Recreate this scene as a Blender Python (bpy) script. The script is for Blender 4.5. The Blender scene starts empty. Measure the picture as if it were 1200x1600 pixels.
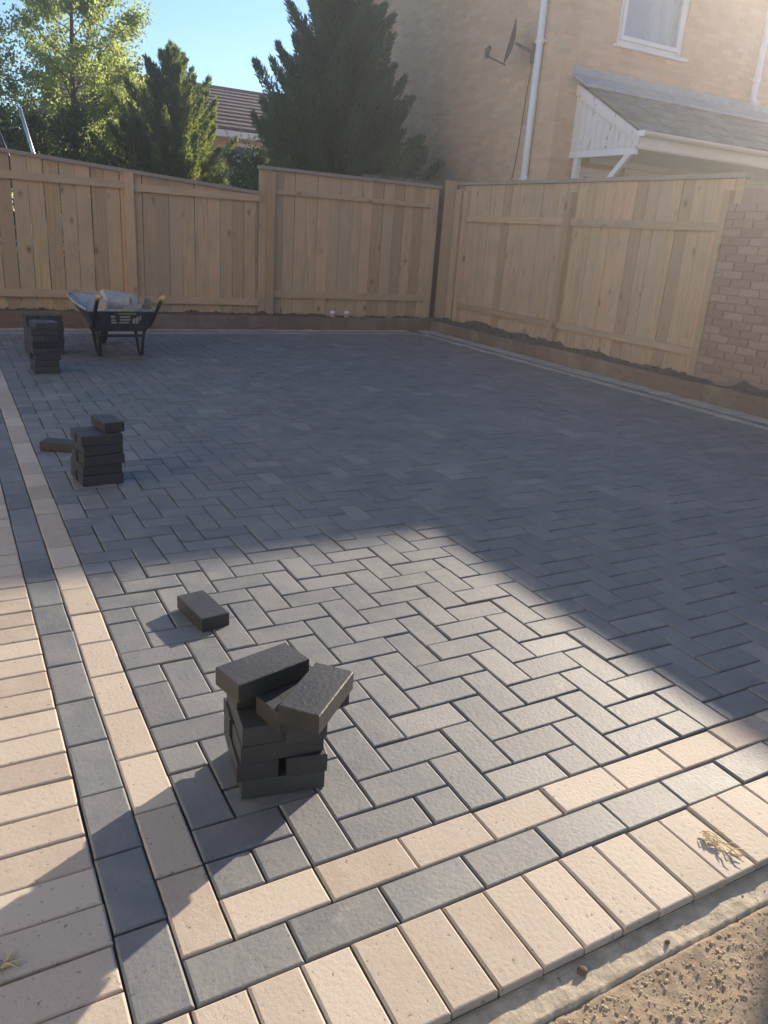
import bpy, math, random
import numpy as np
from mathutils import Vector, Matrix, Euler
random.seed(7); rng = np.random.default_rng(7)
S = bpy.context.scene
col = S.collection
R = math.radians

# ---------------------------------------------------------------- camera
cam = bpy.data.cameras.new('camera'); co = bpy.data.objects.new('camera', cam); col.objects.link(co)
yaw, pit, rol = 0.521674, 0.344919, 0.072466
f = Vector((math.sin(yaw)*math.cos(pit), math.cos(yaw)*math.cos(pit), -math.sin(pit)))
r0 = Vector((math.cos(yaw), -math.sin(yaw), 0)); u0 = r0.cross(f)
r1 = r0*math.cos(rol)+u0*math.sin(rol); u1 = -r0*math.sin(rol)+u0*math.cos(rol)
m = Matrix((r1, u1, -f)).transposed().to_4x4(); m.translation = Vector((-0.35446, -1.06211, 1.26872))
co.matrix_world = m
cam.sensor_fit = 'VERTICAL'; cam.sensor_height = 24; cam.lens = 1210.93/1600*24
cam.clip_start = .05; cam.clip_end = 500
S.camera = co
S.render.resolution_x = 768; S.render.resolution_y = 1024

# ---------------------------------------------------------------- light
SUN_AZ, SUN_EL = R(63), R(20.4)
w = bpy.data.worlds.new('World'); S.world = w; w.use_nodes = True
nt = w.node_tree; bg = nt.nodes['Background']
sky = nt.nodes.new('ShaderNodeTexSky'); sky.sky_type = 'NISHITA'; sky.sun_disc = False
sky.sun_elevation = SUN_EL; sky.sun_rotation = SUN_AZ
sky.air_density = 1.0; sky.dust_density = 0.0; sky.altitude = 300; sky.ozone_density = 4.0
nt.links.new(sky.outputs[0], bg.inputs[0]); bg.inputs[1].default_value = 0.102
sl = bpy.data.lights.new('sun', 'SUN'); sl.energy = 5.0; sl.angle = R(0.6); sl.color = (1, .86, .68)
so = bpy.data.objects.new('sun', sl); col.objects.link(so)
sd = Vector((math.sin(SUN_AZ)*math.cos(SUN_EL), math.cos(SUN_AZ)*math.cos(SUN_EL), math.sin(SUN_EL)))
so.rotation_euler = sd.to_track_quat('Z', 'Y').to_euler(); so.location = sd*40
S.view_settings.view_transform = 'Standard'; S.view_settings.look = 'None'
S.view_settings.gamma = 1; S.view_settings.use_curve_mapping = False
S.view_settings.exposure = 1.10

# ---------------------------------------------------------------- helpers
class MB:
    def __init__(s): s.v = []; s.f = []
    def poly(s, pts): n = len(s.v); s.v += [tuple(p) for p in pts]; s.f.append(tuple(range(n, n+len(pts))))
    def hexa(s, p):   # 4 bottom ccw, 4 top ccw
        n = len(s.v); s.v += [tuple(q) for q in p]
        for q in ((3,2,1,0),(4,5,6,7),(0,1,5,4),(1,2,6,5),(2,3,7,6),(3,0,4,7)): s.f.append(tuple(n+i for i in q))
        return s
    def box(s, x0, x1, y0, y1, z0, z1, M=None):
        p = [(x0,y0,z0),(x1,y0,z0),(x1,y1,z0),(x0,y1,z0),(x0,y0,z1),(x1,y0,z1),(x1,y1,z1),(x0,y1,z1)]
        if M is not None: p = [M @ Vector(q) for q in p]
        return s.hexa(p)
    def bbox(s, x0, x1, y0, y1, z0, z1, c=.004, M=None):   # chamfered box
        n = len(s.v); P = []
        for z, k in ((z0, c),(z0+c, 0),(z1-c, 0),(z1, c)):
            P += [(x0+k,y0+k,z),(x1-k,y0+k,z),(x1-k,y1-k,z),(x0+k,y1-k,z)]
        if M is not None: P = [M @ Vector(q) for q in P]
        s.v += [tuple(q) for q in P]
        s.f.append((n+3,n+2,n+1,n)); s.f.append((n+12,n+13,n+14,n+15))
        for l in range(3):
            for i in range(4): s.f.append((n+4*l+i, n+4*l+(i+1)%4, n+4*l+4+(i+1)%4, n+4*l+4+i))
        return s
    def bar(s, a, b, w, h, up=(0,0,1)):   # a,b axis ends, w across, h along up
        a, b = Vector(a), Vector(b); d = (b-a).normalized(); x = d.cross(Vector(up)).normalized(); u = x.cross(d)
        q = [-x*w/2-u*h/2, x*w/2-u*h/2, x*w/2+u*h/2, -x*w/2+u*h/2]
        n = len(s.v); s.v += [tuple(a+t) for t in q]+[tuple(b+t) for t in q]
        for q in ((0,1,2,3),(7,6,5,4),(4,5,1,0),(5,6,2,1),(6,7,3,2),(7,4,0,3)): s.f.append(tuple(n+i for i in q))
        return s
    def tube(s, pts, rad, n=10, caps=True):
        pts = [Vector(p) for p in pts]; k = len(pts)
        if not hasattr(rad, '__len__'): rad = [rad]*k
        base = len(s.v); ref = None
        for i, p in enumerate(pts):
            d = (pts[min(i+1,k-1)]-pts[max(i-1,0)]).normalized()
            if ref is None: ref = d.orthogonal().normalized()
            ref = (ref-d*ref.dot(d)).normalized(); b = d.cross(ref)
            for j in range(n):
                a = 2*math.pi*j/n; s.v.append(tuple(p+(ref*math.cos(a)+b*math.sin(a))*rad[i]))
        for i in range(k-1):
            for j in range(n):
                s.f.append((base+i*n+j, base+i*n+(j+1)%n, base+(i+1)*n+(j+1)%n, base+(i+1)*n+j))
        if caps:
            s.f.append(tuple(base+j for j in reversed(range(n)))); s.f.append(tuple(base+(k-1)*n+j for j in range(n)))
        return s
    def build(s, name, mat, parent=None, smooth=False, loc=None):
        me = bpy.data.meshes.new(name); me.from_pydata(s.v, [], s.f); me.update()
        return link(name, me, mat, parent, smooth, loc)
def link(name, me, mat, parent=None, smooth=False, loc=None):
    if mat and not me.materials: me.materials.append(mat)
    if smooth:
        me.polygons.foreach_set('use_smooth', [True]*len(me.polygons)); me.update()
    o = bpy.data.objects.new(name, me); col.objects.link(o)
    if parent: o.parent = parent
    if loc is not None: o.location = loc
    return o
def tag(o, label, cat, group=None):
    o['label'] = label; o['category'] = cat
    if group: o['group'] = group
    return o
def thing(name, label, cat, loc=(0,0,0), rz=0, group=None):
    o = bpy.data.objects.new(name, None); col.objects.link(o); o.location = loc; o.rotation_euler = (0,0,rz)
    o.empty_display_size = .1
    return tag(o, label, cat, group)
def struct(o): o['kind'] = 'structure'; return o
def stuff(o): o['kind'] = 'stuff'; return o
def rawmesh(name, V, F):   # numpy: V (n,3), F (m,k)
    me = bpy.data.meshes.new(name); n, (mm, k) = len(V), F.shape
    me.vertices.add(n); me.vertices.foreach_set('co', np.asarray(V, np.float32).ravel())
    me.loops.add(mm*k); me.loops.foreach_set('vertex_index', F.astype(np.int32).ravel())
    me.polygons.add(mm); me.polygons.foreach_set('loop_start', np.arange(0, mm*k, k, dtype=np.int32))
    me.update(calc_edges=True); me.validate(); return me

# ---------------------------------------------------------------- materials
class Mat:
    def __init__(s, name):
        s.m = bpy.data.materials.new(name); s.m.use_nodes = True; s.t = s.m.node_tree
        s.b = s.t.nodes['Principled BSDF']
    def n(s, typ, **kw):
        o = s.t.nodes.new(typ)
        for k, v in kw.items(): setattr(o, k, v)
        return o
    def l(s, a, b): s.t.links.new(a, b)
    def val(s, sock, v):
        if hasattr(v, 'is_output'): s.l(v, sock)
        else: sock.default_value = v
    def coord(s, rnd=True):
        tc = s.n('ShaderNodeTexCoord')
        if not rnd: return tc.outputs['Object']
        oi = s.n('ShaderNodeObjectInfo'); mu = s.n('ShaderNodeVectorMath', operation='ADD')
        sc = s.n('ShaderNodeMath', operation='MULTIPLY'); s.l(oi.outputs['Random'], sc.inputs[0]); sc.inputs[1].default_value = 37.
        s.l(tc.outputs['Object'], mu.inputs[0]); s.l(sc.outputs[0], mu.inputs[1]); return mu.outputs[0]
    def rnd(s):
        oi = s.n('ShaderNodeObjectInfo'); g = s.n('ShaderNodeNewGeometry'); a = s.n('ShaderNodeMath', operation='ADD'); fr = s.n('ShaderNodeMath', operation='FRACT')
        s.l(oi.outputs['Random'], a.inputs[0]); s.l(g.outputs['Random Per Island'], a.inputs[1]); s.l(a.outputs[0], fr.inputs[0]); return fr.outputs[0]
    def noise(s, vec, scale, detail=4, rough=.6, out='Fac', sc3=None):
        if sc3:
            mp = s.n('ShaderNodeMapping'); mp.inputs['Scale'].default_value = sc3; s.l(vec, mp.inputs[0]); vec = mp.outputs[0]
        o = s.n('ShaderNodeTexNoise'); s.l(vec, o.inputs['Vector']); o.inputs['Scale'].default_value = scale
        o.inputs['Detail'].default_value = detail; o.inputs['Roughness'].default_value = rough; return o.outputs[out]
    def ramp(s, fac, stops, interp='LINEAR'):
        o = s.n('ShaderNodeValToRGB'); s.l(fac, o.inputs[0]); e = o.color_ramp.elements; o.color_ramp.interpolation = interp
        while len(e) < len(stops): e.new(.5)
        for q, (p, c) in zip(e, stops): q.position = p; q.color = (c if hasattr(c,'__len__') else (c,c,c))[:3]+(1,) if hasattr(c,'__len__') else (c,c,c,1)
        return o.outputs[0]
    def mix(s, a, b, fac, mode='MIX'):
        o = s.n('ShaderNodeMix', data_type='RGBA', blend_type=mode)
        s.val(o.inputs[0], fac)
        for sk, v in ((o.inputs[6], a), (o.inputs[7], b)):
            if hasattr(v, 'is_output'): s.l(v, sk)
            else: sk.default_value = tuple(v)[:3]+(1,)
        return o.outputs[2]
    def math(s, op, a, b=0., c=None):
        o = s.n('ShaderNodeMath', operation=op); s.val(o.inputs[0], a); s.val(o.inputs[1], b)
        if c is not None: s.val(o.inputs[2], c)
        return o.outputs[0]
    def bump(s, h, strength=.3, dist=.01, nrm=None):
        o = s.n('ShaderNodeBump'); s.l(h, o.inputs['Height']); o.inputs['Strength'].default_value = strength; o.inputs['Distance'].default_value = dist
        if nrm is not None: s.l(nrm, o.inputs['Normal'])
        s.l(o.outputs[0], s.b.inputs['Normal']); return o.outputs[0]
    def col(s, c, rough=.7, spec=.5, metal=0.):
        if hasattr(c, 'is_output'): s.l(c, s.b.inputs['Base Color'])
        else: s.b.inputs['Base Color'].default_value = tuple(c)[:3]+(1,)
        s.val(s.b.inputs['Roughness'], rough); s.b.inputs['Specular IOR Level'].default_value = spec; s.b.inputs['Metallic'].default_value = metal
        return s

def paver_mat(name, lo, hi, dust, dustamt, rough, speck, spec=.42):
    M = Mat(name); v = M.coord(); r = M.rnd()
    base = M.mix(lo, hi, r)
    big = M.noise(v, 9, 5, .65); base = M.mix(base, dust, M.math('MULTIPLY', M.ramp(big, [(.42,0),(.75,1)]), dustamt))
    gp = M.n('ShaderNodeNewGeometry').outputs['Position']; pat = M.noise(gp, 1.6, 5, .7); base = M.mix(base, dust, M.math('MULTIPLY', M.ramp(pat, [(.45,0),(.72,1)]), dustamt*.9))
    r2 = M.math('FRACT', M.math('MULTIPLY', r, 11.7)); base = M.mix(base, [min(.8,q*1.5) for q in dust], M.ramp(r2, [(.90,0),(1,.22)])); base = M.mix(base, [q*.55 for q in lo], M.ramp(r2, [(0,.28),(.14,0)]))
    sm = M.noise(gp, 7, 6, .75); base = M.mix(base, dust, M.ramp(sm, [(.60,0),(.70,.45)]))
    fine = M.noise(v, 420, 3, .7); base = M.mix(base, speck, M.ramp(fine, [(.60,0),(.70,.55)]))
    fine2 = M.noise(v, 260, 2, .6); base = M.mix(base, (.8,.78,.74), M.ramp(fine2, [(.69,0),(.78,.30)]))
    pit = M.noise(v, 95, 2, .5); base = M.mix(base, (.02,.02,.02), M.ramp(pit, [(.27,.55),(.33,0)]))
    scr = M.noise(v, 14, 3, .7, sc3=(1.0,9.0,1.0)); base = M.mix(base, dust, M.ramp(scr, [(.66,0),(.72,.22)]))
    M.col(base, M.math('MULTIPLY_ADD', big, .18, rough-.09), spec)
    h = M.math('ADD', M.math('MULTIPLY', fine, .6), pit)
    M.bump(h, .45, .0025); return M.m
M_DARK = paver_mat('charcoal_paver', (.108,.114,.122), (.148,.153,.158), (.29,.27,.235), .42, .64, (.05,.05,.05), .75)
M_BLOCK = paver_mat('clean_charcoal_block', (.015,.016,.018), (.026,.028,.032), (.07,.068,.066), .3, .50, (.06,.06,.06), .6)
M_BEIGE = paver_mat('beige_paver', (.36,.29,.228), (.50,.42,.34), (.50,.44,.36), .5, .72, (.20,.155,.12), .5)
def simple(name, lo, hi, scale, rough=.85, bump=.4, dist=.01, spec=.4, detail=6):
    M = Mat(name); v = M.coord(); n = M.noise(v, scale, detail, .65); M.col(M.mix(lo, hi, M.ramp(n, [(.3,0),(.7,1)])), rough, spec); M.bump(n, bump, dist); return M.m
M_SAND = simple('jointing_sand', (.10,.092,.078), (.19,.172,.145), 160, .95, .5, .004)
def soil_mat(name, a, b, c):
    M = Mat(name); v = M.coord(False); n = M.noise(v, 14, 8, .7); n2 = M.noise(v, 120, 4, .7)
    k = M.mix(a, b, M.ramp(n, [(.35,0),(.65,1)])); k = M.mix(k, c, M.ramp(n2, [(.55,0),(.72,.7)])); M.col(k, .95, .25); M.bump(M.math('ADD', n, n2), .5, .005); return M.m
M_SOIL = soil_mat('sandy_soil', (.26,.20,.14), (.37,.29,.205), (.48,.39,.29))
M_DSOIL = soil_mat('dark_topsoil', (.09,.068,.05), (.17,.13,.10), (.25,.20,.155))
M_CONC = simple('concrete_haunch', (.34,.29,.215), (.58,.50,.38), 30, .95, .9, .006, .2, 9)
M_GRASS = simple('lawn_grass', (.04,.07,.018), (.09,.13,.035), 30, .9, .8, .03)
M_STONE = simple('pale_stone', (.30,.22,.145), (.50,.40,.29), 60, .9, .4, .003)
def wood_mat(name, c1, c2, c3, knot, axis='Z', warp=1.):
    M = Mat(name); v = M.coord(); r = M.rnd()
    st = {'Z':(1,1,.055), 'X':(.055,1,1), 'Y':(1,.055,1)}[axis]
    g = M.noise(v, 42, 5, .62, sc3=st); g2 = M.noise(v, 130, 3, .6, sc3=st); big = M.noise(v, 2.2, 3, .6)
    k = M.mix(c1, c2, M.ramp(g, [(.32,0),(.68,1)])); k = M.mix(k, c3, M.math('MULTIPLY', r, .8)); r2 = M.math('FRACT', M.math('MULTIPLY', r, 7.31)); k = M.mix(k, (c2[0]*1.02,c2[1]*.9,c2[2]*.95), M.ramp(r2, [(.65,0),(1,.6)])); k = M.mix(k, [q*.62 for q in c1], M.ramp(r2, [(0,.48),(.35,0)]))
    k = M.mix(k, (.36,.30,.21), M.ramp(big, [(.48,0),(.72,.5)]))
    k = M.mix(k, [q*.55 for q in c1], M.ramp(g2, [(.60,0),(.75,.45)]))
    vo = M.n('ShaderNodeTexVoronoi'); mp = M.n('ShaderNodeMapping'); mp.inputs['Scale'].default_value = {'Z':(1,1,.55),'X':(.55,1,1),'Y':(1,.55,1)}[axis]
    M.l(v, mp.inputs[0]); M.l(mp.outputs[0], vo.inputs['Vector']); vo.inputs['Scale'].default_value = 6.5
    kn = M.math('MULTIPLY', M.ramp(vo.outputs['Distance'], [(.05,1),(.11,.5),(.24,0)]), M.ramp(M.noise(v, 3.1, 2), [(.44,0),(.60,1)]))
    k = M.mix(k, knot, M.math('MULTIPLY', kn, .85))
    M.col(k, .82, .3); M.bump(M.math('ADD', g, M.math('MULTIPLY', kn, .6)), .35, .003); return M.m
WC = ((.49,.305,.16), (.69,.475,.275), (.50,.37,.25), (.15,.075,.04))
M_WOODZ = wood_mat('treated_timber_upright', *WC, axis='Z'); M_WOODX = wood_mat('treated_timber_x', *WC, axis='X'); M_WOODY = wood_mat('treated_timber_y', *WC, axis='Y')
SC = ((.14,.092,.064), (.21,.145,.105), (.17,.12,.085), (.05,.03,.02))
M_SLX = wood_mat('brown_sleeper_x', *SC, axis='X'); M_SLY = wood_mat('brown_sleeper_y', *SC, axis='Y')
GC = ((.15,.12,.085), (.22,.18,.13), (.17,.15,.12), (.06,.05,.04)); M_OLDW = wood_mat('weathered_timber', *GC, axis='Z')
M_CAP = wood_mat('capping_timber', (.26,.22,.17), (.36,.31,.25), (.30,.27,.22), (.10,.07,.05), axis='X')
def brickwork(name, a, b, mortar):
    M = Mat(name); tc = M.n('ShaderNodeTexCoord'); sp = M.n('ShaderNodeSeparateXYZ'); M.l(tc.outputs['Object'], sp.inputs[0])
    cb = M.n('ShaderNodeCombineXYZ'); M.l(M.math('ADD', sp.outputs[0], sp.outputs[1]), cb.inputs[0]); M.l(sp.outputs[2], cb.inputs[1])
    bt = M.n('ShaderNodeTexBrick'); M.l(cb.outputs[0], bt.inputs['Vector']); bt.inputs['Scale'].default_value = 1
    bt.inputs['Brick Width'].default_value = .225; bt.inputs['Row Height'].default_value = .075; bt.inputs['Mortar Size'].default_value = .006; bt.inputs['Mortar Smooth'].default_value = .3
    bt.inputs['Color1'].default_value = tuple(a)+(1,); bt.inputs['Color2'].default_value = tuple(b)+(1,); bt.inputs['Mortar'].default_value = tuple(mortar)+(1,)
    n = M.noise(tc.outputs['Object'], 1.1, 5, .65); n2 = M.noise(tc.outputs['Object'], 40, 4, .7)
    k = M.mix(bt.outputs[0], [q*.72 for q in a], M.ramp(n, [(.45,0),(.75,.5)])); k = M.mix(k, [min(1, q*1.25) for q in b], M.ramp(n2, [(.55,0),(.8,.4)]))
    M.col(k, .9, .3); M.bump(M.math('ADD', M.math('MULTIPLY', bt.outputs['Fac'], -1), M.math('MULTIPLY', n2, .3)), .6, .006); return M.m
M_BUFF = brickwork('buff_brickwork', (.60,.37,.22), (.71,.465,.29), (.55,.45,.35))
M_RED = brickwork('brown_brickwork', (.30,.17,.11), (.36,.22,.15), (.36,.31,.26))
def piece(name, lo, hi, scale=60, rough=.9, bump=.4):
    M = Mat(name); v = M.coord(); n = M.noise(v, scale, 4, .7); k = M.mix(lo, hi, M.rnd()); k = M.mix(k, [q*.6 for q in lo], M.ramp(n, [(.5,0),(.75,.55)])); M.col(k, rough, .35); M.bump(n, bump, .004); return M.m
M_BRICK = piece('wall_brick', (.31,.195,.145), (.40,.275,.21))
M_MORTAR = simple('mortar', (.27,.21,.17), (.35,.28,.23), 80, .95, .4, .003)
M_TILE = piece('grey_concrete_tile', (.15,.16,.15), (.23,.24,.225), 25)
M_BTILE = piece('brown_concrete_tile', (.085,.05,.045), (.13,.08,.07), 12)
M_RENDER = simple('cream_render', (.74,.67,.55), (.80,.73,.61), 3, .9, .2, .004)  # warm pale colour chosen for sunlight bounced off the added left-hand house
M_LEAD = simple('lead_flashing', (.26,.30,.36), (.36,.41,.48), 8, .5, .3, .006, .5)
M_WHITE = simple('white_upvc', (.76,.77,.78), (.82,.82,.82), 5, .35, .05, .002, .5)
def flaky():
    M = Mat('flaking_white_paint'); v = M.coord(False); n = M.noise(v, 9, 6, .7, sc3=(1,1,.45)); M.col(M.mix((.74,.70,.68), (.20,.13,.09), M.ramp(n, [(.60,0),(.66,.9)])), .6, .4); M.bump(n, .3, .003); return M.m
M_FLAKE = flaky()
def glass():
    M = Mat('window_glass'); M.col((.9,.95,1), .02, .5); M.b.inputs['Transmission Weight'].default_value = 1; M.b.inputs['IOR'].default_value = 1.45; return M.m
M_GLASS = glass()
M_CURT = simple('curtain_cloth', (.62,.64,.68), (.72,.74,.78), 6, .9, .2)
M_PANEGLARE = simple('pale_blue_glare', (.40,.50,.60), (.46,.56,.66), 4, .9, .1)  # bright bluish glare of the window pane put into a colour
M_ROOM = simple('dark_interior', (.05,.05,.055), (.08,.08,.085), 3, .9, .1)
M_METAL = simple('galvanised_metal', (.42,.44,.46), (.58,.60,.62), 18, .35, .1, .002, .5); M_METAL.node_tree.nodes['Principled BSDF'].inputs['Metallic'].default_value = .8
M_BLACK = simple('black_painted_steel', (.012,.014,.018), (.03,.033,.04), 30, .45, .15, .002)
M_TRAY = simple('dark_blue_tray', (.018,.025,.04), (.06,.065,.075), 14, .5, .2, .003)
M_CRUST = simple('dried_cement', (.28,.27,.25), (.48,.47,.44), 16, .95, .8, .012)
M_YELLOW = simple('yellow_plastic', (.46,.32,.13), (.58,.42,.18), 30, .5, .1, .002)
M_TYRE = simple('rubber_tyre', (.02,.02,.02), (.05,.048,.045), 40, .85, .3, .003)
M_RUST = simple('orange_rim', (.30,.12,.04), (.42,.2,.08), 30, .7, .3, .003)
M_PRINT = simple('white_print', (.30,.30,.31), (.5,.5,.5), 70, .6, .1)
M_GOLD = simple('yellow_print', (.30,.24,.12), (.4,.33,.17), 70, .6, .1)
M_DISH = simple('grey_dish', (.045,.052,.062), (.07,.08,.09), 10, .5, .05)
M_RUBBLE = piece('rubble_block', (.25,.19,.15), (.50,.47,.43), 26, .95, .8)
M_CANW = simple('white_can', (.70,.68,.70), (.80,.78,.80), 20, .35, .05); M_CANP = simple('pink_band', (.5,.22,.25), (.62,.34,.36), 40, .4, .05)
M_STRAW = simple('dry_straw', (.45,.35,.18), (.62,.51,.30), 60, .8, .2)
def leaf(name, lo, hi, trans, tw=.5, rough=.6):
    M = Mat(name); r = M.rnd(); v = M.coord(False); n = M.noise(v, 2.6, 3, .6)
    k = M.mix(lo, hi, M.math('MULTIPLY_ADD', r, .6, M.math('MULTIPLY', n, .4)))
    M.col(k, rough, .3)
    tr = M.n('ShaderNodeBsdfTranslucent'); tr.inputs[0].default_value = tuple(trans)+(1,)
    mx = M.n('ShaderNodeMixShader'); mx.inputs[0].default_value = tw
    M.l(M.b.outputs[0], mx.inputs[1]); M.l(tr.outputs[0], mx.inputs[2]); M.l(mx.outputs[0], M.t.nodes['Material Output'].inputs[0]); return M.m
M_CON = leaf('conifer_foliage', (.095,.14,.085), (.19,.25,.14), (.2,.26,.10), .35)
M_CON2 = leaf('golden_conifer_foliage', (.065,.10,.035), (.14,.18,.065), (.27,.33,.07), .45)
M_LEAF = leaf('spring_leaf', (.13,.17,.06), (.21,.25,.10), (.48,.56,.18), .58)
M_LEAFD = leaf('hedge_leaf', (.05,.075,.025), (.09,.12,.04), (.18,.23,.05), .45)
M_BLOOM = leaf('white_blossom', (.6,.58,.58), (.75,.72,.72), (.6,.58,.58), .4)
M_BARK = simple('bark', (.07,.05,.035), (.16,.12,.09), 18, .95, .8, .015)

# ---------------------------------------------------------------- setting: ground
Mo = .102; G = .0021; TH = .05
g = MB(); g.poly([(-70,-60,-.10),(80,-60,-.10),(80,90,-.10),(-70,90,-.10)]); struct(g.build('ground', M_SOIL))
g = MB()
for x0,x1,y0,y1 in ((-60,6.25,9.2,85),(6.45,7.25,2.6,85),(7.25,60,2.6,8.3),(7.25,60,14.3,85)): g.poly([(x0,y0,-.05),(x1,y0,-.05),(x1,y1,-.05),(x0,y1,-.05)])
struct(g.build('lawn', M_GRASS))

FX, FY0, FY1 = 52, 1, 80       # herringbone field in modules
def paver_mesh(L, W, c=.0046, wob=0):
    mb = MB(); n = 0; hx, hy = L/2-G, W/2-G
    lev = [(-TH,0),(-c*.8,0),(-c*.25,c*.45),(0,c)]
    for z, k in lev:
        mb.v += [(-hx+k,-hy+k,z),(hx-k,-hy+k,z),(hx-k,hy-k,z),(-hx+k,hy-k,z)]
    mb.f.append((12,13,14,15))
    for l in range(3):
        for i in range(4): mb.f.append((4*l+i, 4*l+(i+1)%4, 4*l+4+(i+1)%4, 4*l+4+i))
    return mb
PM = {}
def pav(kind, mat):
    k = (kind, mat.name)
    if k not in PM:
        L, W = {'F':(2*Mo,Mo),'H':(Mo,Mo)}[kind]; mb = paver_mesh(L, W)
        me = bpy.data.meshes.new('paver'); me.from_pydata(mb.v, [], mb.f); me.update(); me.materials.append(mat); PM[k] = me
    return PM[k]
camxy = Vector((-.354,-1.062,1.269))
def lay(parent, pieces, limit, stuffname, jz=.0014, jt=.30):
    """pieces: (cx, cy, rot90, kind, mat) in modules; nearest `limit` as parts, rest joined"""
    def key(p):
        d = Vector((p[0]*Mo, p[1]*Mo, 0))-camxy; vd = d.normalized()
        vis = (d.dot(f) > 0) and abs(d.dot(r1)/d.dot(f)) < .56 and abs(d.dot(u1)/d.dot(f)) < .72
        return d.length + (0 if vis else 100)
    pieces = sorted(pieces, key=key); rest = MB()
    for i, (cx, cy, rot, kind, mat) in enumerate(pieces):
        e = Euler((R(random.gauss(0,jt)), R(random.gauss(0,jt)), R(90 if rot else 0)+R(random.gauss(0,.35)+(180 if random.random()<.5 else 0))))
        lo = Vector((cx*Mo+random.gauss(0,.0005), cy*Mo+random.gauss(0,.0005), random.gauss(0,jz)))
        if i < limit:
            o = link('paver', pav(kind, mat), None, parent); o.location = lo; o.rotation_euler = e
        else:
            me = pav(kind, mat); T = e.to_matrix(); n = len(rest.v)
            rest.v += [tuple(T @ v.co + lo) for v in me.vertices]; rest.f += [tuple(n+q for q in p.vertices) for p in me.polygons]
    if rest.v: stuff(rest.build(stuffname, pieces[-1][4], parent))
# herringbone
P = []
for y in range(FY0, FY1):
    for x in range(0, FX):
        a = (x-y-2) % 4
        if a == 0: P.append((x+1, y+.5, 0, 'F', M_DARK) if x+1 < FX else (x+.5, y+.5, 0, 'H', M_DARK))
        elif a == 1 and x == 0: P.append((x+.5, y+.5, 0, 'H', M_DARK))
        elif a == 3: P.append((x+.5, y+1, 1, 'F', M_DARK) if y+1 < FY1 else (x+.5, y+.5, 0, 'H', M_DARK))
        elif a == 2 and y == FY0: P.append((x+.5, y+.5, 0, 'H', M_DARK))
bed = MB(); z = -.017
def sheet(name, x0, x1, y0, y1, zz=-.017, mat=M_SAND):
    b = MB(); b.poly([(x0*Mo,y0*Mo,zz),(x1*Mo,y0*Mo,zz),(x1*Mo,y1*Mo,zz),(x0*Mo,y1*Mo,zz)]); return struct(b.build(name, mat))
drive = sheet('driveway', 0, FX, FY0, FY1); lay(drive, P, 300, 'distant_pavers')
# left border (stretchers x -1..0 beige, -2..-1 charcoal, soldiers -4..-2)
P = [(-.5, 2*k+1, 1, 'F', M_BEIGE) for k in range(0, 41)] + [(-1.5, 2*k, 1, 'F', M_DARK) for k in range(0, 41)]
P += [(-3, k+.83-.5, 0, 'F', M_BEIGE) for k in range(-3, 82)]
bl = sheet('left_border', -4, 0, -3.2, FY1+2.2); lay(bl, P, 300, '', .0012, .2)
# front border
P = [(2*k+1, .5, 0, 'F', M_BEIGE) for k in range(0, 26)] + [(2*k, -.5, 0, 'F', M_DARK) for k in range(0, 27)]
P += [(k+.87-.5, -2, 1, 'F', M_BEIGE) for k in range(-2, 56)]
bf = sheet('front_border', 0, FX+4, -3, 1); bf2 = MB(); 
lay(bf, P, 300, '', .0014, .25)
b = MB(); b.poly([(-2*Mo,-3*Mo,-.0174),(0,-3*Mo,-.0174),(0,0,-.0174),(-2*Mo,0,-.0174)])
o = b.build('joint_sand', M_SAND, bf)
# right border
P = [(FX+.5, 2*k+1, 1, 'F', M_BEIGE) for k in range(1, 40)] + [(FX+1.5, 2*k, 1, 'F', M_DARK) for k in range(1, 41)] + [(FX+3, k+.5, 0, 'F', M_BEIGE) for k in range(0, 84)]
br = sheet('right_border', FX, FX+4, 1, FY1+4); lay(br, P, 300, '')
# back border
P = [(2*k+1, FY1+.5, 0, 'F', M_BEIGE) for k in range(0, 26)] + [(2*k, FY1+1.5, 0, 'F', M_DARK) for k in range(0, 27)] + [(k+.5, FY1+3, 1, 'F', M_BEIGE) for k in range(-4, 52)]
bb = sheet('back_border', -4, FX, FY1, FY1+4); lay(bb, P, 300, '')

# concrete haunch, soil
def grid(name, x0, x1, y0, y1, step, hf, mat, smooth=True):
    nx, ny = int((x1-x0)/step)+1, int((y1-y0)/step)+1
    X, Y = np.meshgrid(np.linspace(x0,x1,nx), np.linspace(y0,y1,ny)); Z = hf(X, Y)
    V = np.stack([X.ravel(),Y.ravel(),Z.ravel()],1); i = np.arange(nx*ny).reshape(ny,nx)
    F = np.stack([i[:-1,:-1].ravel(), i[:-1,1:].ravel(), i[1:,1:].ravel(), i[1:,:-1].ravel()],1)
    return link(name, rawmesh(name, V, F), mat, None, smooth)
def vnoise(X, Y, scale, seed):
    q = np.random.default_rng(seed); T = q.random((256,256)); x, y = X*scale+100, Y*scale+100
    xi, yi = np.floor(x).astype(int), np.floor(y).astype(int); fx, fy = x-xi, y-yi; fx = fx*fx*(3-2*fx); fy = fy*fy*(3-2*fy)
    t = lambda a, b: T[a % 256, b % 256]
    return (t(xi,yi)*(1-fx)+t(xi+1,yi)*fx)*(1-fy)+(t(xi,yi+1)*(1-fx)+t(xi+1,yi+1)*fx)*fy-.5
def hz(X, Y):
    e = -.370+.002*vnoise(X,Y,10,3)
    z = -.024-.08*np.clip(-.306-Y,0,1)+.004*vnoise(X,Y,18,1)+.002*vnoise(X,Y,90,2)
    return np.where(Y < e, z-.02, z)
struct(grid('concrete_haunch', -.45, 5.8, -.42, -.300, .006, hz, M_CONC))
def so_(X, Y):
    return -.044+.008*vnoise(X,Y,6,4)+.002*vnoise(X,Y,28,5)+.003*vnoise(X,Y,70,6)+.0035*vnoise(X,Y,130,7)+.010-.05*np.clip((Y+.372)*60,0,1)
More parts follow.
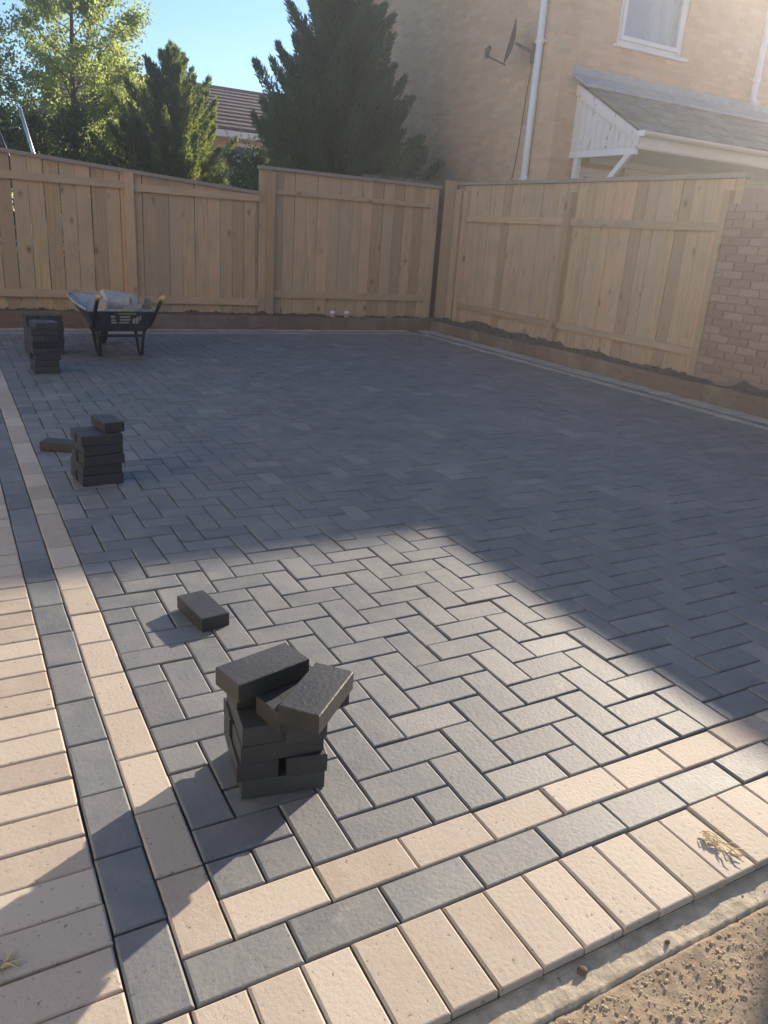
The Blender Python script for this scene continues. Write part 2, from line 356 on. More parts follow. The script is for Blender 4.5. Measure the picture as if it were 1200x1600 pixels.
struct(grid('soil', -.45, 2.2, -1.3, -.352, .007, so_, M_SOIL))
struct(grid('verge_soil', -1.4, -.414, -1.3, 3., .02, lambda X,Y: -.05+.02*vnoise(X,Y,9,8)+.012*vnoise(X,Y,30,9), M_SOIL))
# stones on the soil
def ico():
    t = (1+5**.5)/2; v = np.array([(-1,t,0),(1,t,0),(-1,-t,0),(1,-t,0),(0,-1,t),(0,1,t),(0,-1,-t),(0,1,-t),(t,0,-1),(t,0,1),(-t,0,-1),(-t,0,1)],float); v /= np.linalg.norm(v[0])
    fc = np.array([(0,11,5),(0,5,1),(0,1,7),(0,7,10),(0,10,11),(1,5,9),(5,11,4),(11,10,2),(10,7,6),(7,1,8),(3,9,4),(3,4,2),(3,2,6),(3,6,8),(3,8,9),(4,9,5),(2,4,11),(6,2,10),(8,6,7),(9,8,1)]); return v, fc
IV, IF = ico()
def stones(name, n, xr, yr, zf, smin, smax, mat, parent=None, seed=1):
    q = np.random.default_rng(seed); VV = []; FF = []
    for i in range(n):
        s = smin*(smax/smin)**(q.random()**2.2); x, y = q.uniform(*xr), q.uniform(*yr)
        v = IV*(1+q.uniform(-.28,.28,(12,1)))*np.array([q.uniform(.8,1.4),q.uniform(.7,1.1),q.uniform(.5,.8)])*s
        a = q.random()*6.28; c, d = math.cos(a), math.sin(a); v = np.stack([v[:,0]*c-v[:,1]*d, v[:,0]*d+v[:,1]*c, v[:,2]],1)
        VV.append(v+np.array([x,y,zf(x,y)+s*.2])); FF.append(IF+12*i)
    return stuff(link(name, rawmesh(name, np.concatenate(VV), np.concatenate(FF)), mat, parent))
zf = lambda x, y: float(so_(np.array([x]), np.array([y]))[0])
tag(stones('gravel', 14000, (.25,1.75), (-.85,-.378), zf, .0007, .0042, M_STONE), 'small pale stones scattered through the sandy soil', 'gravel')
tag(stones('mortar_crumbs', 150, (.2,2.2), (-.40,-.312), lambda x,y: -.025-.08*(-.306-y), .0008, .0045, M_SOIL, None, 5), 'dark crumbs of earth on the concrete strip', 'crumbs')
zc = lambda x, y: 0.001
tag(stones('paving_grit', 420, (-.3,2.6), (-.28,3.2), zc, .0005, .0017, M_STONE, None, 9), 'tiny grit scattered over the paving', 'grit')

hz_ = MB(); hz_.box(-72,82,-62,92,-1.1,8.4)  # added air volume, stands in for the veil of low-sun glare
M = Mat('glare_veil'); M.t.nodes.remove(M.b); pv = M.n('ShaderNodeVolumePrincipled'); pv.inputs['Color'].default_value = (.95,.96,1,1); pv.inputs['Density'].default_value = .0050; pv.inputs['Anisotropy'].default_value = .74
M.l(pv.outputs[0], M.t.nodes['Material Output'].inputs['Volume'])
ho = stuff(hz_.build('glare_haze', M.m)); ho['label'] = 'thin volume added over the garden to imitate low-sun glare'; ho['category'] = 'glare_haze'
# ---------------------------------------------------------------- timber edging and planting strips
XS, YS = (FX+4)*Mo+.006, (FY1+4)*Mo+.006     # inner faces 5.718, 8.574
ed = thing('timber_edging', 'low brown timber edging along the back of the paving', 'edging', (2.6,YS,0))
for x0, x1, h in ((-1.6,1.02,.182),(1.024,3.42,.165),(3.424,XS+.05,.158)):
    b = MB(); b.bbox(x0-2.6, x1-2.6, 0, .05, -.05, h, .006); b.build('sleeper', M_SLX, ed)
ed = thing('timber_edging', 'low brown timber edging running in front of the right-hand fence', 'edging', (XS,4,0))
ys = [YS-.003, 6.18, 3.77, 1.36, -.3]
for i in range(4):
    b = MB(); b.bbox(0, .05, ys[i+1]-4+.003, ys[i]-4, -.05, (.135,.15,.16,.16)[i], .006); b.build('sleeper', M_SLY, ed)
def hb(X, Y): return .135+.10*np.clip((Y-8.95)/.3,0,1)*vnoise(X,Y,4,11)+.05*vnoise(X,Y,7,12)+.03*vnoise(X,Y,22,13)-.03*np.clip((8.75-Y)*8,0,1)-.02*np.clip((X-2)/3,0,1)
struct(grid('planting_soil', -1.6, 6.3, YS+.052, 9.16, .025, hb, M_DSOIL))
def hr(X, Y): return .115+.10*np.clip((X-6.0)/.3,0,1)*vnoise(X,Y,4,14)+.05*vnoise(X,Y,7,15)+.03*vnoise(X,Y,22,16)-.03*np.clip((5.85-X)*8,0,1)
struct(grid('planting_soil', XS+.052, 6.32, -.3, YS+.05, .025, hr, M_DSOIL))
tag(stones('earth_clods', 420, (XS+.07,6.24), (4.2,8.9), lambda x,y: float(hr(np.array([x]),np.array([y]))[0]), .006, .03, M_DSOIL, None, 21), 'loose clods of earth along the right-hand planting strip', 'clods')
tag(stones('earth_clods', 420, (-.2,6.2), (8.68,9.12), lambda x,y: float(hb(np.array([x]),np.array([y]))[0]), .006, .028, M_DSOIL, None, 22), 'loose clods of earth along the back planting strip', 'clods')

# ---------------------------------------------------------------- fences
class Run:
    """fence run in a local frame: s along, n towards the yard"""
    def __init__(s, root, O, sdir, ndir, mats): s.root, s.O, s.sd, s.nd, s.m = root, Vector(O), Vector(sdir), Vector(ndir), mats
    def p(s, a, n, z): return s.O + s.sd*a + s.nd*n + Vector((0,0,z)) - s.root.location
    def hexa(s, name, a0, a1, n0, n1, z0, z1, mat, tops=None, lean=0., skew=0.):
        t0, t1 = tops if tops else (z1, z1)
        mb = MB(); q = [s.p(a0,n0,z0), s.p(a1,n0,z0), s.p(a1,n1,z0), s.p(a0,n1,z0), s.p(a0+skew,n0+lean,t0), s.p(a1+skew,n0+lean,t1), s.p(a1+skew,n1+lean,t1), s.p(a0+skew,n1+lean,t0)]
        mb.hexa(q)
        c = sum((Vector(v) for v in mb.v), Vector())/8; mb.v = [tuple(Vector(v)-c) for v in mb.v]
        if s.sd.cross(s.nd).z < 0: mb.f = [tuple(reversed(k)) for k in mb.f]
        return mb.build(name, mat, s.root, loc=c)
    def boards(s, a0, a1, zb, top, wd=.163, gap=.003, mat=None):
        a = a0
        while a < a1-.02:
            ww = min(wd*random.uniform(.96,1.03), a1-a); g_ = gap*random.uniform(.4,1.6); n = random.gauss(0,.0025)
            s.hexa('board', a+g_/2, a+ww-g_/2, -.011+n, .009+n, zb+random.gauss(0,.012), 0, mat or s.m[0], (top(a), top(a+ww)), random.gauss(0,.003), random.gauss(0,.004)); a += ww
    def rail(s, a0, a1, z0, z1): s.hexa('rail', a0, a1, .012, .050, z0, z1, s.m[1])
    def post(s, a0, a1, z1, n1=.085, mat=None): s.hexa('post', a0, a1, .0125, n1, -.05, z1, mat or s.m[0])
    def cap(s, a0, a1, z0, z1, h=.042, n=(-.035,.055)):
        mb = MB(); q = [s.p(a0,n[0],z0),s.p(a1,n[0],z1),s.p(a1,n[1],z1),s.p(a0,n[1],z0)]; q += [v+Vector((0,0,h)) for v in q]; mb.hexa(q)
        c = sum((Vector(v) for v in mb.v), Vector())/8; mb.v = [tuple(Vector(v)-c) for v in mb.v]
        if s.sd.cross(s.nd).z < 0: mb.f = [tuple(reversed(k)) for k in mb.f]
        mb.build('capping_rail', M_CAP, s.root, loc=c)
YB, XR = 9.17, 6.32
slope = lambda x: 1.861-.0668*(x-.357)-.045
ft = thing('timber_fence', 'new timber fence with sloping top behind the wheelbarrow', 'fence', (1.0,YB,0))
Fa = Run(ft, (0,YB,0), (1,0,0), (0,-1,0), (M_WOODZ, M_WOODX))
Fa.boards(-1.7, 1.70, .11, slope, .166, .008); Fa.boards(1.702, 3.325, .11, slope, .160, .005)
Fa.post(1.648, 1.752, 1.735); Fa.post(-.25,-.15,1.85)
for z0, z1 in ((1.55,1.634),(.285,.372)):
    Fa.rail(-.148,1.646,z0,z1); Fa.rail(-1.7,-.252,z0,z1)
for z0, z1 in ((1.532,1.618),(.241,.325)): Fa.rail(1.754,3.325,z0,z1)
Fa.cap(-1.7, 3.327, slope(-1.7), slope(3.327))
ft = thing('timber_fence', 'taller level bay of new timber fence beside the corner post', 'fence', (4.6,YB,0))
Fb = Run(ft, (0,YB,0), (1,0,0), (0,-1,0), (M_WOODZ, M_WOODX))
Fb.boards(3.331, 6.06, .10, lambda x: 1.922, .165, .005)
Fb.post(3.43, 3.53, 1.90); Fb.post(5.905, 6.005, 1.885)
Fb.rail(3.532, 5.903, 1.648, 1.705); Fb.rail(3.532, 5.903, .35, .44)
Fb.cap(3.322, 6.068, 1.925, 1.915)
cp = thing('corner_post', 'stout stained timber post standing in the fence corner', 'post', (6.19,9.05,.08))
b = MB(); b.bbox(-.09,.06,-.04,.04,-.15,1.95,.006); b.build('post_board', M_WOODZ, cp)
b = MB(); b.bbox(.062,.115,-.03,.05,-.15,1.88,.006); b.build('dark_stained_board', M_OLDW, cp)['label'] = 'dark damp-stained narrow board'
ft = thing('timber_fence', 'new timber fence in shade beyond the long planting strip, meeting a brick wall', 'fence', (XR,6.6,0))
Fc = Run(ft, (XR,0,0), (0,-1,0), (-1,0,0), (M_WOODZ, M_WOODY))
Fc.boards(-9.03, -4.24, .10, lambda x: 1.975, .158, .005)
Fc.post(-9.0,-8.86,1.92); Fc.post(-8.80,-8.71,1.90); Fc.post(-6.635,-6.53,1.87); Fc.post(-4.40,-4.32,1.87)
for a0, a1 in ((-8.708,-6.637),(-6.528,-4.402)):
    Fc.rail(a0,a1,1.50,1.582); Fc.rail(a0,a1,.305,.375)
Fc.cap(-9.06, -4.21, 1.978, 1.978)
ft = thing('weathered_fence', 'old weathered grey fence panel just behind the corner post', 'fence', (6.2,9.55,0))
Fd = Run(ft, (0,9.55,0), (1,0,0), (0,-1,0), (M_OLDW, M_OLDW)); Fd.boards(5.0,7.2,-.05,lambda x: 2.03,.14,.002,M_OLDW); Fd.rail(5.0,7.2,1.85,1.92)

# ---------------------------------------------------------------- brick garden wall (right edge)
gw = thing('garden_wall', 'brown brick garden wall joining the end of the timber fence', 'wall', (6.35,3.9,-.05))
def brick_piece(L=.215, W=.1025, H=.065):
    mb = MB(); mb.bbox(-W/2,W/2,-L/2,L/2,-H/2,H/2,.004); me = bpy.data.meshes.new('brick'); me.from_pydata(mb.v,[],mb.f); me.update(); me.materials.append(M_BRICK); return me
BM, BMH = brick_piece(), brick_piece(.1025)
b = MB(); b.box(-.088,.10,-1.6,.43,0,1.80); b.build('mortar_core', M_MORTAR, gw)
for k in range(24):
    yy = .445; first = True
    while yy > -1.5:
        L = .1025 if (first and k % 2) else .215
        o = link('brick', BMH if L < .2 else BM, None, gw); o.location = (-.0470+random.gauss(0,.0012), yy-L/2, .0425+k*.075); o.rotation_euler = (0,0,R(random.gauss(0,.3)))
        yy -= L+.01; first = False
for k in range(8):
    o = link('coping_brick', BM, None, gw); o.location = (-.0+random.gauss(0,.002), .40-k*.078-.02, 1.838); o.rotation_euler = (0,R(90),R(90))
    o.rotation_euler = (R(90),0,R(90)); o.scale = (1,1,1)
# own house to the right: unseen, placed so its corner casts a shadow
hw = thing('brick_house', 'unseen brown brick house past the garden wall, placed to cast its corner shadow', 'house', (6.3,2.30,-.1))
b = MB(); b.box(0,8,-9,-.021,0,5.2); b.build('wall', M_RED, hw)
b = MB(); b.hexa([(-.3,-9.2,5.2),(8.3,-9.2,5.2),(8.3,.2,5.2),(-.3,.2,5.2),(3.9,-9.2,7.6),(4.1,-9.2,7.6),(4.1,.2,7.6),(3.9,.2,7.6)]); b.build('roof', M_BTILE, hw)
for yw, zw, hh in ((-2.2,1.0,1.2),(-5.6,1.0,1.2),(-2.2,3.5,1.15),(-5.6,3.5,1.15)):
    b = MB(); b.box(-.03,-.001,yw-.7,yw+.7,zw,zw+.06); b.box(-.03,-.001,yw-.7,yw+.7,zw+hh-.06,zw+hh); b.box(-.03,-.001,yw-.7,yw-.64,zw+.061,zw+hh-.061); b.box(-.03,-.001,yw+.64,yw+.7,zw+.061,zw+hh-.061); b.box(-.03,-.001,yw-.03,yw+.03,zw+.061,zw+hh-.061)
    wo = b.build('window', M_WHITE, hw); b = MB(); b.box(-.015,-.002,yw-.63,yw+.63,zw+.07,zw+hh-.07); b.build('pane', M_ROOM, wo)

ga = thing('shadow_garage', 'unseen flat-roofed brick building added behind the garden wall to shade the paving', 'shadow_garage', (7.5,3.7,-.05))  # unseen, added to cast the straight shadow edge along the drive
b = MB(); b.box(0,3.2,-1.3,1.14,0,2.40); b.build('wall', M_RED, ga)
b = MB(); b.box(-.03,3.25,-1.32,1.17,2.401,2.55); b.build('roof', M_LEAD, ga)
# unseen rendered house added left of the drive to bounce sunlight back
lh = thing('bounce_house', 'unseen pale rendered house added to bounce sunlight across the drive', 'house', (-4.6,1,-.05))
b = MB(); b.box(-6,0,-7,6.4,0,5.2); b.build('wall', M_RENDER, lh)
b = MB(); b.hexa([(-6.3,-7.3,5.2),(.3,-7.3,5.2),(.3,6.7,5.2),(-6.3,6.7,5.2),(-3.1,-7.3,7.3),(-2.9,-7.3,7.3),(-2.9,6.7,7.3),(-3.1,6.7,7.3)]); b.build('roof', M_BTILE, lh)
for yw, zw in ((-4,1),(-4,3.4),(0,3.4),(4,1),(4,3.4)):
    b = MB(); b.box(.001,.03,yw-.6,yw+.6,zw,zw+1.2); wo = b.build('window', M_WHITE, lh); b = MB(); b.box(.031,.036,yw-.53,yw+.53,zw+.07,zw+1.13); b.build('pane', M_ROOM, wo)

# ---------------------------------------------------------------- neighbour house (buff brick)
HX, HY, HB, HR = 7.3, 8.33, 14.2, 17.0; EZ = 5.25; RY = (HY+HB)/2; RZ = EZ+(RY-HY)*.56
nh = thing('brick_house', 'buff brick house with white downpipes and tiled porch beyond the fence', 'house', (HX,HY,-.05))
L0 = Vector((HX,HY,-.05))
def loc_(p): return Vector(p)-L0
def wall_open(name, u0, u1, z0, z1, ops, mapf, mat, depth=.1):
    us = sorted({u0,u1,*[o[0] for o in ops],*[o[1] for o in ops]}); zs = sorted({z0,z1,*[o[2] for o in ops],*[o[3] for o in ops]}); mb = MB()
    for i in range(len(us)-1):
        for j in range(len(zs)-1):
            cu, cz = (us[i]+us[i+1])/2, (zs[j]+zs[j+1])/2
            if any(o[0]<cu<o[1] and o[2]<cz<o[3] for o in ops): continue
            mb.poly([mapf(us[i],zs[j],0),mapf(us[i+1],zs[j],0),mapf(us[i+1],zs[j+1],0),mapf(us[i],zs[j+1],0)])
    for a,b_,c,d in ops:
        for (p,q),(r_,s_) in (((a,c),(b_,c)),((b_,c),(b_,d)),((b_,d),(a,d)),((a,d),(a,c))):
            mb.poly([mapf(p,q,0),mapf(p,q,depth),mapf(r_,s_,depth),mapf(r_,s_,0)])
    return mb.build(name, mat, nh)
WIN = (8.22, 9.52, 3.96, 5.02); PWIN = (8.75, 10.9, 1.0, 2.42); PDOOR = (7.86, 8.55, 0, 2.36); W2 = (12.6, 13.9, 3.96, 5.02)
fmap = lambda u, z, d: loc_((u, HY+d, z))
wall_open('front_wall', HX, HR, -.05, EZ, [WIN, PWIN, PDOOR, W2], fmap, M_BUFF)
b = MB(); b.poly([loc_(q) for q in ((HX,HB,-.05),(HX,HY,-.05),(HX,HY,EZ),(HX,RY,RZ),(HX,HB,EZ))]); b.build('gable_wall', M_BUFF, nh)
b = MB(); b.poly([loc_(q) for q in ((HR,HB,-.05),(HX,HB,-.05),(HX,HB,EZ),(HR,HB,EZ))]); b.poly([loc_(q) for q in ((HR,HY,-.05),(HR,HB,-.05),(HR,HB,EZ),(HR,RY,RZ),(HR,HY,EZ))]); b.build('rear_walls', M_BUFF, nh)
for s_ in (-1, 1):
    ye = HY-.27 if s_ < 0 else HB+.27; ze = EZ-.27*.56+.02
    b = MB(); b.hexa([loc_(q) for q in ((HX-.12,ye,ze),(HR+.12,ye,ze),(HR+.12,RY,RZ+.02),(HX-.12,RY,RZ+.02),(HX-.12,ye,ze+.09),(HR+.12,ye,ze+.09),(HR+.12,RY,RZ+.13),(HX-.12,RY,RZ+.13))]); b.build('roof_slope', M_BTILE, nh)
b = MB(); b.box(*[q for q in (HX-.1-HX, HR+.1-HX, -.25, -.001)], EZ-.12, EZ-.02); b.build('soffit', M_WHITE, nh)
def window(op, curtain=None, sash=None):
    a, b_, c, d = op; y = HY+.035; fr = MB(); t = .065
    for q in ((a+.001,b_-.001,c+.001,c+t),(a+.001,b_-.001,d-t,d-.001),(a+.001,a+t,c+t,d-t),(b_-t,b_-.001,c+t,d-t)): fr.box(q[0]-HX,q[1]-HX,y-HY,y-HY+.06,q[2]+.05,q[3]+.05)
    wo = fr.build('window', M_WHITE, nh)
    for (sa, sb, sc, sd_) in (sash or [(a+t+.003,b_-t-.003,c+t+.003,d-t-.003)]):
        s2 = MB(); t2 = .055
        for q in ((sa,sb,sc,sc+t2),(sa,sb,sd_-t2,sd_),(sa,sa+t2,sc+t2,sd_-t2),(sb-t2,sb,sc+t2,sd_-t2)): s2.box(q[0]-HX,q[1]-HX,y-HY-.022,y-HY+.045,q[2]+.05,q[3]+.05)
        s2.build('sash', M_WHITE, wo)
        p = MB(); p.box(sa+t2-HX+.001, sb-t2-HX-.001, y-HY+.01, y-HY+.016, sc+t2+.051, sd_-t2+.049); p.build('pane', M_GLASS, wo)
    s3 = MB(); s3.bbox(a-.06-HX, b_+.06-HX, -.07, .034, c-.045+.05, c+.05, .008); s3.build('sill', M_WHITE, wo)
    rm = MB(); 
    for q in (((a,.9,c),(b_,.9,c),(b_,.9,d),(a,.9,d)),((a,.1,c),(a,.9,c),(a,.9,d),(a,.1,d)),((b_,.1,c),(b_,.9,c),(b_,.9,d),(b_,.1,d)),((a,.1,d),(b_,.1,d),(b_,.9,d),(a,.9,d)),((a,.1,c),(b_,.1,c),(b_,.9,c),(a,.9,c))):
        rm.poly([(x-HX,yy,zz+.05) for x,yy,zz in q])
    rm.build('room_recess', M_ROOM, wo)
    if curtain:
        cu = MB(); n = 40; x0, x1 = curtain
        for i in range(n):
            xa, xb = x0+(x1-x0)*i/n, x0+(x1-x0)*(i+1)/n
            ya, yb = .17+.02*math.sin(i*1.7), .17+.02*math.sin((i+1)*1.7)
            cu.poly([(xa-HX,ya,c+.06),(xb-HX,yb,c+.06),(xb-HX,yb,d+.04),(xa-HX,ya,d+.04)])
        cu.build('curtain', M_CURT, wo, True)
    return wo
wn_ = window(WIN, (8.84,9.50)); b = MB(); b.box(8.24-HX,8.83-HX,.13,.135,4.02,5.06); b.build('glare_panel', M_PANEGLARE, wn_); window(W2, (12.7,13.3))  # pale panel behind the left half imitates glare on the glass
window(PWIN, None, [(PWIN[0]+.068,9.80,PWIN[2]+.068,PWIN[3]-.068),(9.805,PWIN[1]-.068,PWIN[2]+.068,PWIN[3]-.068)])
window(PDOOR, None)
# porch
PX0, PX1, PY, ZT, ZE = 7.62, 12.6, 7.03, 3.40, 2.70
def pl_(x, t, o=0):   # point on porch slope: t 0 top .. 1 eave
    return loc_((x, HY+(PY-HY)*t, ZT+(ZE-ZT)*t+o))
b = MB(); b.hexa([pl_(PX0,1,-.06),pl_(PX1,1,-.06),pl_(PX1,0.001,-.06),pl_(PX0,0.001,-.06),pl_(PX0,1,-.012),pl_(PX1,1,-.012),pl_(PX1,0.001,-.012),pl_(PX0,0.001,-.012)])
pr = b.build('porch_roof', M_TILE, nh)
ng, nr = 17, 5
tl = MB(); tw = (PX1-PX0)/ng; sl_ = math.hypot(PY-HY, ZE-ZT)
for i in range(6):
    x = i/5*(tw-.006); zz = (.012 if i in (0,5) else (.0 if i in (2,3) else .004)); tl.v += [(x,0,zz+.016),(x,sl_/nr*1.12,zz-.004),(x,0,zz-.022),(x,sl_/nr*1.12,zz-.012)]
for i in range(5):
    a=4*i; tl.f += [(a,a+4,a+5,a+1),(a+2,a+3,a+7,a+6),(a,a+2,a+6,a+4),(a+1,a+5,a+7,a+3)]
tl.f += [(0,1,3,2),(20,22,23,21)]
tme = bpy.data.meshes.new('tile'); tme.from_pydata(tl.v,[],tl.f); tme.update(); tme.materials.append(M_TILE)
ang = math.atan2(ZT-ZE, HY-PY)
for rr in range(nr):
    for gg in range(ng):
        t1 = (rr+1)/nr; p = pl_(PX0+gg*tw, t1, .024)
        o = link('tile', tme, None, pr); o.location = p+Vector((0,-.03,-.0)); o.rotation_euler = (ang-R(1.6)+R(random.gauss(0,.5)), R(random.gauss(0,.4)), R(random.gauss(0,.3)))
b = MB(); b.hexa([loc_(q) for q in ((7.52,8.02,3.305),(PX1,8.02,3.305),(PX1,8.322,3.46),(7.52,8.322,3.46),(7.52,8.02,3.335),(PX1,8.02,3.335),(PX1,8.322,3.49),(7.52,8.322,3.49))])
b.box(7.52-HX,PX1-HX,-.012,-.003,3.545,3.64); b.build('lead_flashing', M_LEAD, nh)
# gutter (half round), fascia, soffit
gt = MB(); 
for k in range(8):
    a0, a1 = math.pi*(1+k/8), math.pi*(1+(k+1)/8); r_ = .06
    P0 = [(r_*math.cos(a0), r_*math.sin(a0)),(r_*math.cos(a1), r_*math.sin(a1))]; P1 = [((r_-.006)*math.cos(a0),(r_-.006)*math.sin(a0)),((r_-.006)*math.cos(a1),(r_-.006)*math.sin(a1))]
    cy, cz = PY-.085, 2.70
    pts = [(cy+P0[0][0],cz+P0[0][1]),(cy+P0[1][0],cz+P0[1][1]),(cy+P1[1][0],cz+P1[1][1]),(cy+P1[0][0],cz+P1[0][1])]
    gt.hexa([loc_((PX0-.03,*q)) for q in pts]+[loc_((PX1+.03,*q)) for q in pts])
gt.box(PX0-.035-HX, PX0-.029-HX, PY-.145-HY, PY-.025-HY, 2.69, 2.757); gt.build('gutter', M_WHITE, nh)
b = MB(); b.box(PX0+.02-HX,PX1-HX,PY-.022-HY,PY-.002-HY,2.52+.05,2.69+.03); b.build('fascia', M_WHITE, nh)
b = MB(); b.box(PX0+.06-HX,PX1-HX,PY-HY,-.004,2.555,2.572); b.build('porch_soffit', M_WHITE, nh)
b = MB()
nb = 11
for i in range(nb):
    t0, t1 = i/nb, (i+1)/nb; y0, y1 = HY+(PY-HY)*t0, HY+(PY-HY)*t1; g_ = .004
    za, zb = ZT+(ZE-ZT)*t0-.10, ZT+(ZE-ZT)*t1-.10
    if i: y0 -= g_
    bo = MB(); x0, x1 = PX0+.03, PX0+.05
    bo.hexa([loc_(q) for q in ((x0,y1,2.53),(x1,y1,2.53),(x1,y0-.003,2.53),(x0,y0-.003,2.53),(x0,y1,max(zb,2.535)),(x1,y1,max(zb,2.535)),(x1,y0-.003,za),(x0,y0-.003,za))]); bo.build('cheek_board', M_FLAKE, nh)
b = MB(); x0, x1 = PX0-.005, PX0+.026
b.hexa([loc_(q) for q in ((x0,PY-.03,ZE-.16),(x1,PY-.03,ZE-.16),(x1,HY-.01,ZT-.16),(x0,HY-.01,ZT-.16),(x0,PY-.03,ZE-.018),(x1,PY-.03,ZE-.018),(x1,HY-.01,ZT-.018),(x0,HY-.01,ZT-.018))]); b.build('bargeboard', M_FLAKE, nh)
b = MB(); b.box(8.0-HX,PX1-HX,-.028,-.003,2.47,2.552); b.box(10.95-HX,12.55-HX,-.03,-.003,.2,2.468); b.build('white_cladding', M_WHITE, nh)
b = MB(); b.box(PX0+.015-HX,PX0+.075-HX,PY+.03-HY,-.005,2.49,2.575); b.build('porch_beam', M_WHITE, nh)
b = MB(); b.box(PX0+.01-HX,PX0+.09-HX,-.20,-.12,0,2.485); b.build('porch_post', M_WHITE, nh)
b = MB(); b.bar(loc_((PX0+.05,7.95,1.70)), loc_((PX0+.05,7.14,2.49)), .05, .075); b.build('brace', M_WHITE, nh)
b = MB(); b.box(11.30-HX,11.38-HX,-1.2,-1.12,0,2.55); b.build('porch_post', M_WHITE, nh)
# downpipes
def pipe(x, y, z0, z1, shoe=True, rad=.05):
    b = MB(); pts = [loc_((x,y,z1)),loc_((x,y,z0+.10))]
    if shoe: pts += [loc_((x,y-.03,z0+.04)),loc_((x,y-.10,z0))]
    b.tube(pts, rad, 14); d = b.build('downpipe', M_WHITE, nh, True)
    for zz in np.arange(z0+.35, z1, 1.75):
        c = MB(); q = loc_((x,y,zz)); c.tube([q-Vector((0,0,.03)),q+Vector((0,0,.03))], rad+.008, 14); c.box(q.x-.02,q.x+.055,q.y-.085,q.y+.085,q.z-.012,q.z+.012) if x < HX else c.box(q.x-.10,q.x+.10,q.y+.035,q.y+.05,q.z-.012,q.z+.012); c.build('pipe_clip', M_WHITE, d)
pipe(HX-.062, 8.78, 0.05, 5.6, False); pipe(11.15, HY-.062, 3.56, 5.1)
# satellite dish
sdsh = thing('satellite_dish', 'dark grey satellite dish mounted on the buff gable wall', 'satellite dish', (HX,9.0,3.80))
D0 = Vector((-.30,.05,.08)); dd = Vector((-.80,.56,.20)).normalized(); du = (Vector((0,0,1))-dd*dd.z).normalized(); dr = dd.cross(du)
V=[];F=[]; n=28; rings=6
for i in range(rings+1):
    rr = i/rings
    for j in range(n):
        a=2*math.pi*j/n; V.append(tuple(D0+du*math.cos(a)*rr*.285+dr*math.sin(a)*rr*.25+dd*(rr*rr*.06)))
for i in range(rings):
    for j in range(n): F.append((i*n+j,i*n+(j+1)%n,(i+1)*n+(j+1)%n,(i+1)*n+j))
b=MB(); b.v=V; b.f=F; dish=b.build('dish', M_DISH, sdsh, True); mod=dish.modifiers.new('thick','SOLIDIFY'); mod.thickness=.008
b=MB(); b.tube([D0-du*.29+dd*.03, D0-du*.24+dd*.33], .012, 8); b.build('feed_arm', M_DISH, sdsh)
b=MB(); b.tube([D0-du*.27+dd*.31, D0-du*.17+dd*.33, D0-du*.12+dd*.30], [.03,.036,.028], 10); b.build('receiver', M_DISH, sdsh, True)
b=MB(); b.tube([D0-dd*.02, Vector((-.10,-.06,.0)), Vector((-.02,-.10,-.02))], .022, 10); b.box(-.03,-.002,-.20,.0,-.14,.12); b.build('wall_bracket', M_DISH, sdsh)
b=MB(); b.tube([(-.02,-.05,-.1),(-.012,.02,-.6),(-.012,.06,-1.2),(-.012,.15,-1.8),(-.012,.22,-2.6)], .006, 6); b.build('cable', M_BLACK, sdsh)

# ---------------------------------------------------------------- far house
fh = thing('far_house', 'distant house with brown tiled roof seen between the two conifers', 'house', (8,24,-.1))
b=MB(); b.box(-5,6,-3.6,3.6,0,3.55); b.build('wall', M_BUFF, fh)
b=MB(); b.box(-5.3,6.3,-4.02,-3.9,3.38,3.54); b.build('fascia', M_WHITE, fh)
rf=MB(); rf.hexa([(-5.3,-3.9,3.55),(6.3,-3.9,3.55),(6.3,3.9,3.55),(-5.3,3.9,3.55),(-5.3,-.05,4.97),(6.3,-.05,4.97),(6.3,.05,4.97),(-5.3,.05,4.97)]); rf=rf.build('roof', M_BTILE, fh)
nc=11
for i in range(nc):
    t0,t1=i/nc,(i+1.08)/nc; ya,yb=-3.98+3.93*t0,-3.98+3.93*min(t1,1); za,zb=3.55+1.43*t0,3.55+1.43*min(t1,1)
    c=MB(); c.hexa([(-5.3,ya,za+.02),(6.3,ya,za+.02),(6.3,yb,zb+.0),(-5.3,yb,zb+.0),(-5.3,ya,za+.075),(6.3,ya,za+.075),(6.3,yb,zb+.03),(-5.3,yb,zb+.03)]); c.build('tile_course', M_BTILE, rf)
b=MB(); b.tube([(-5.3,0,5.0),(6.3,0,5.0)],.10,8); b.build('ridge', M_BTILE, rf)
for xw in (-3.2,-.8,2.5):
    b=MB(); b.box(xw-.6,xw+.6,-3.66,-3.602,2.1,3.3); wo=b.build('window', M_WHITE, fh); b=MB(); b.box(xw-.52,xw+.52,-3.67,-3.661,2.18,3.22); b.build('pane', M_ROOM, wo)

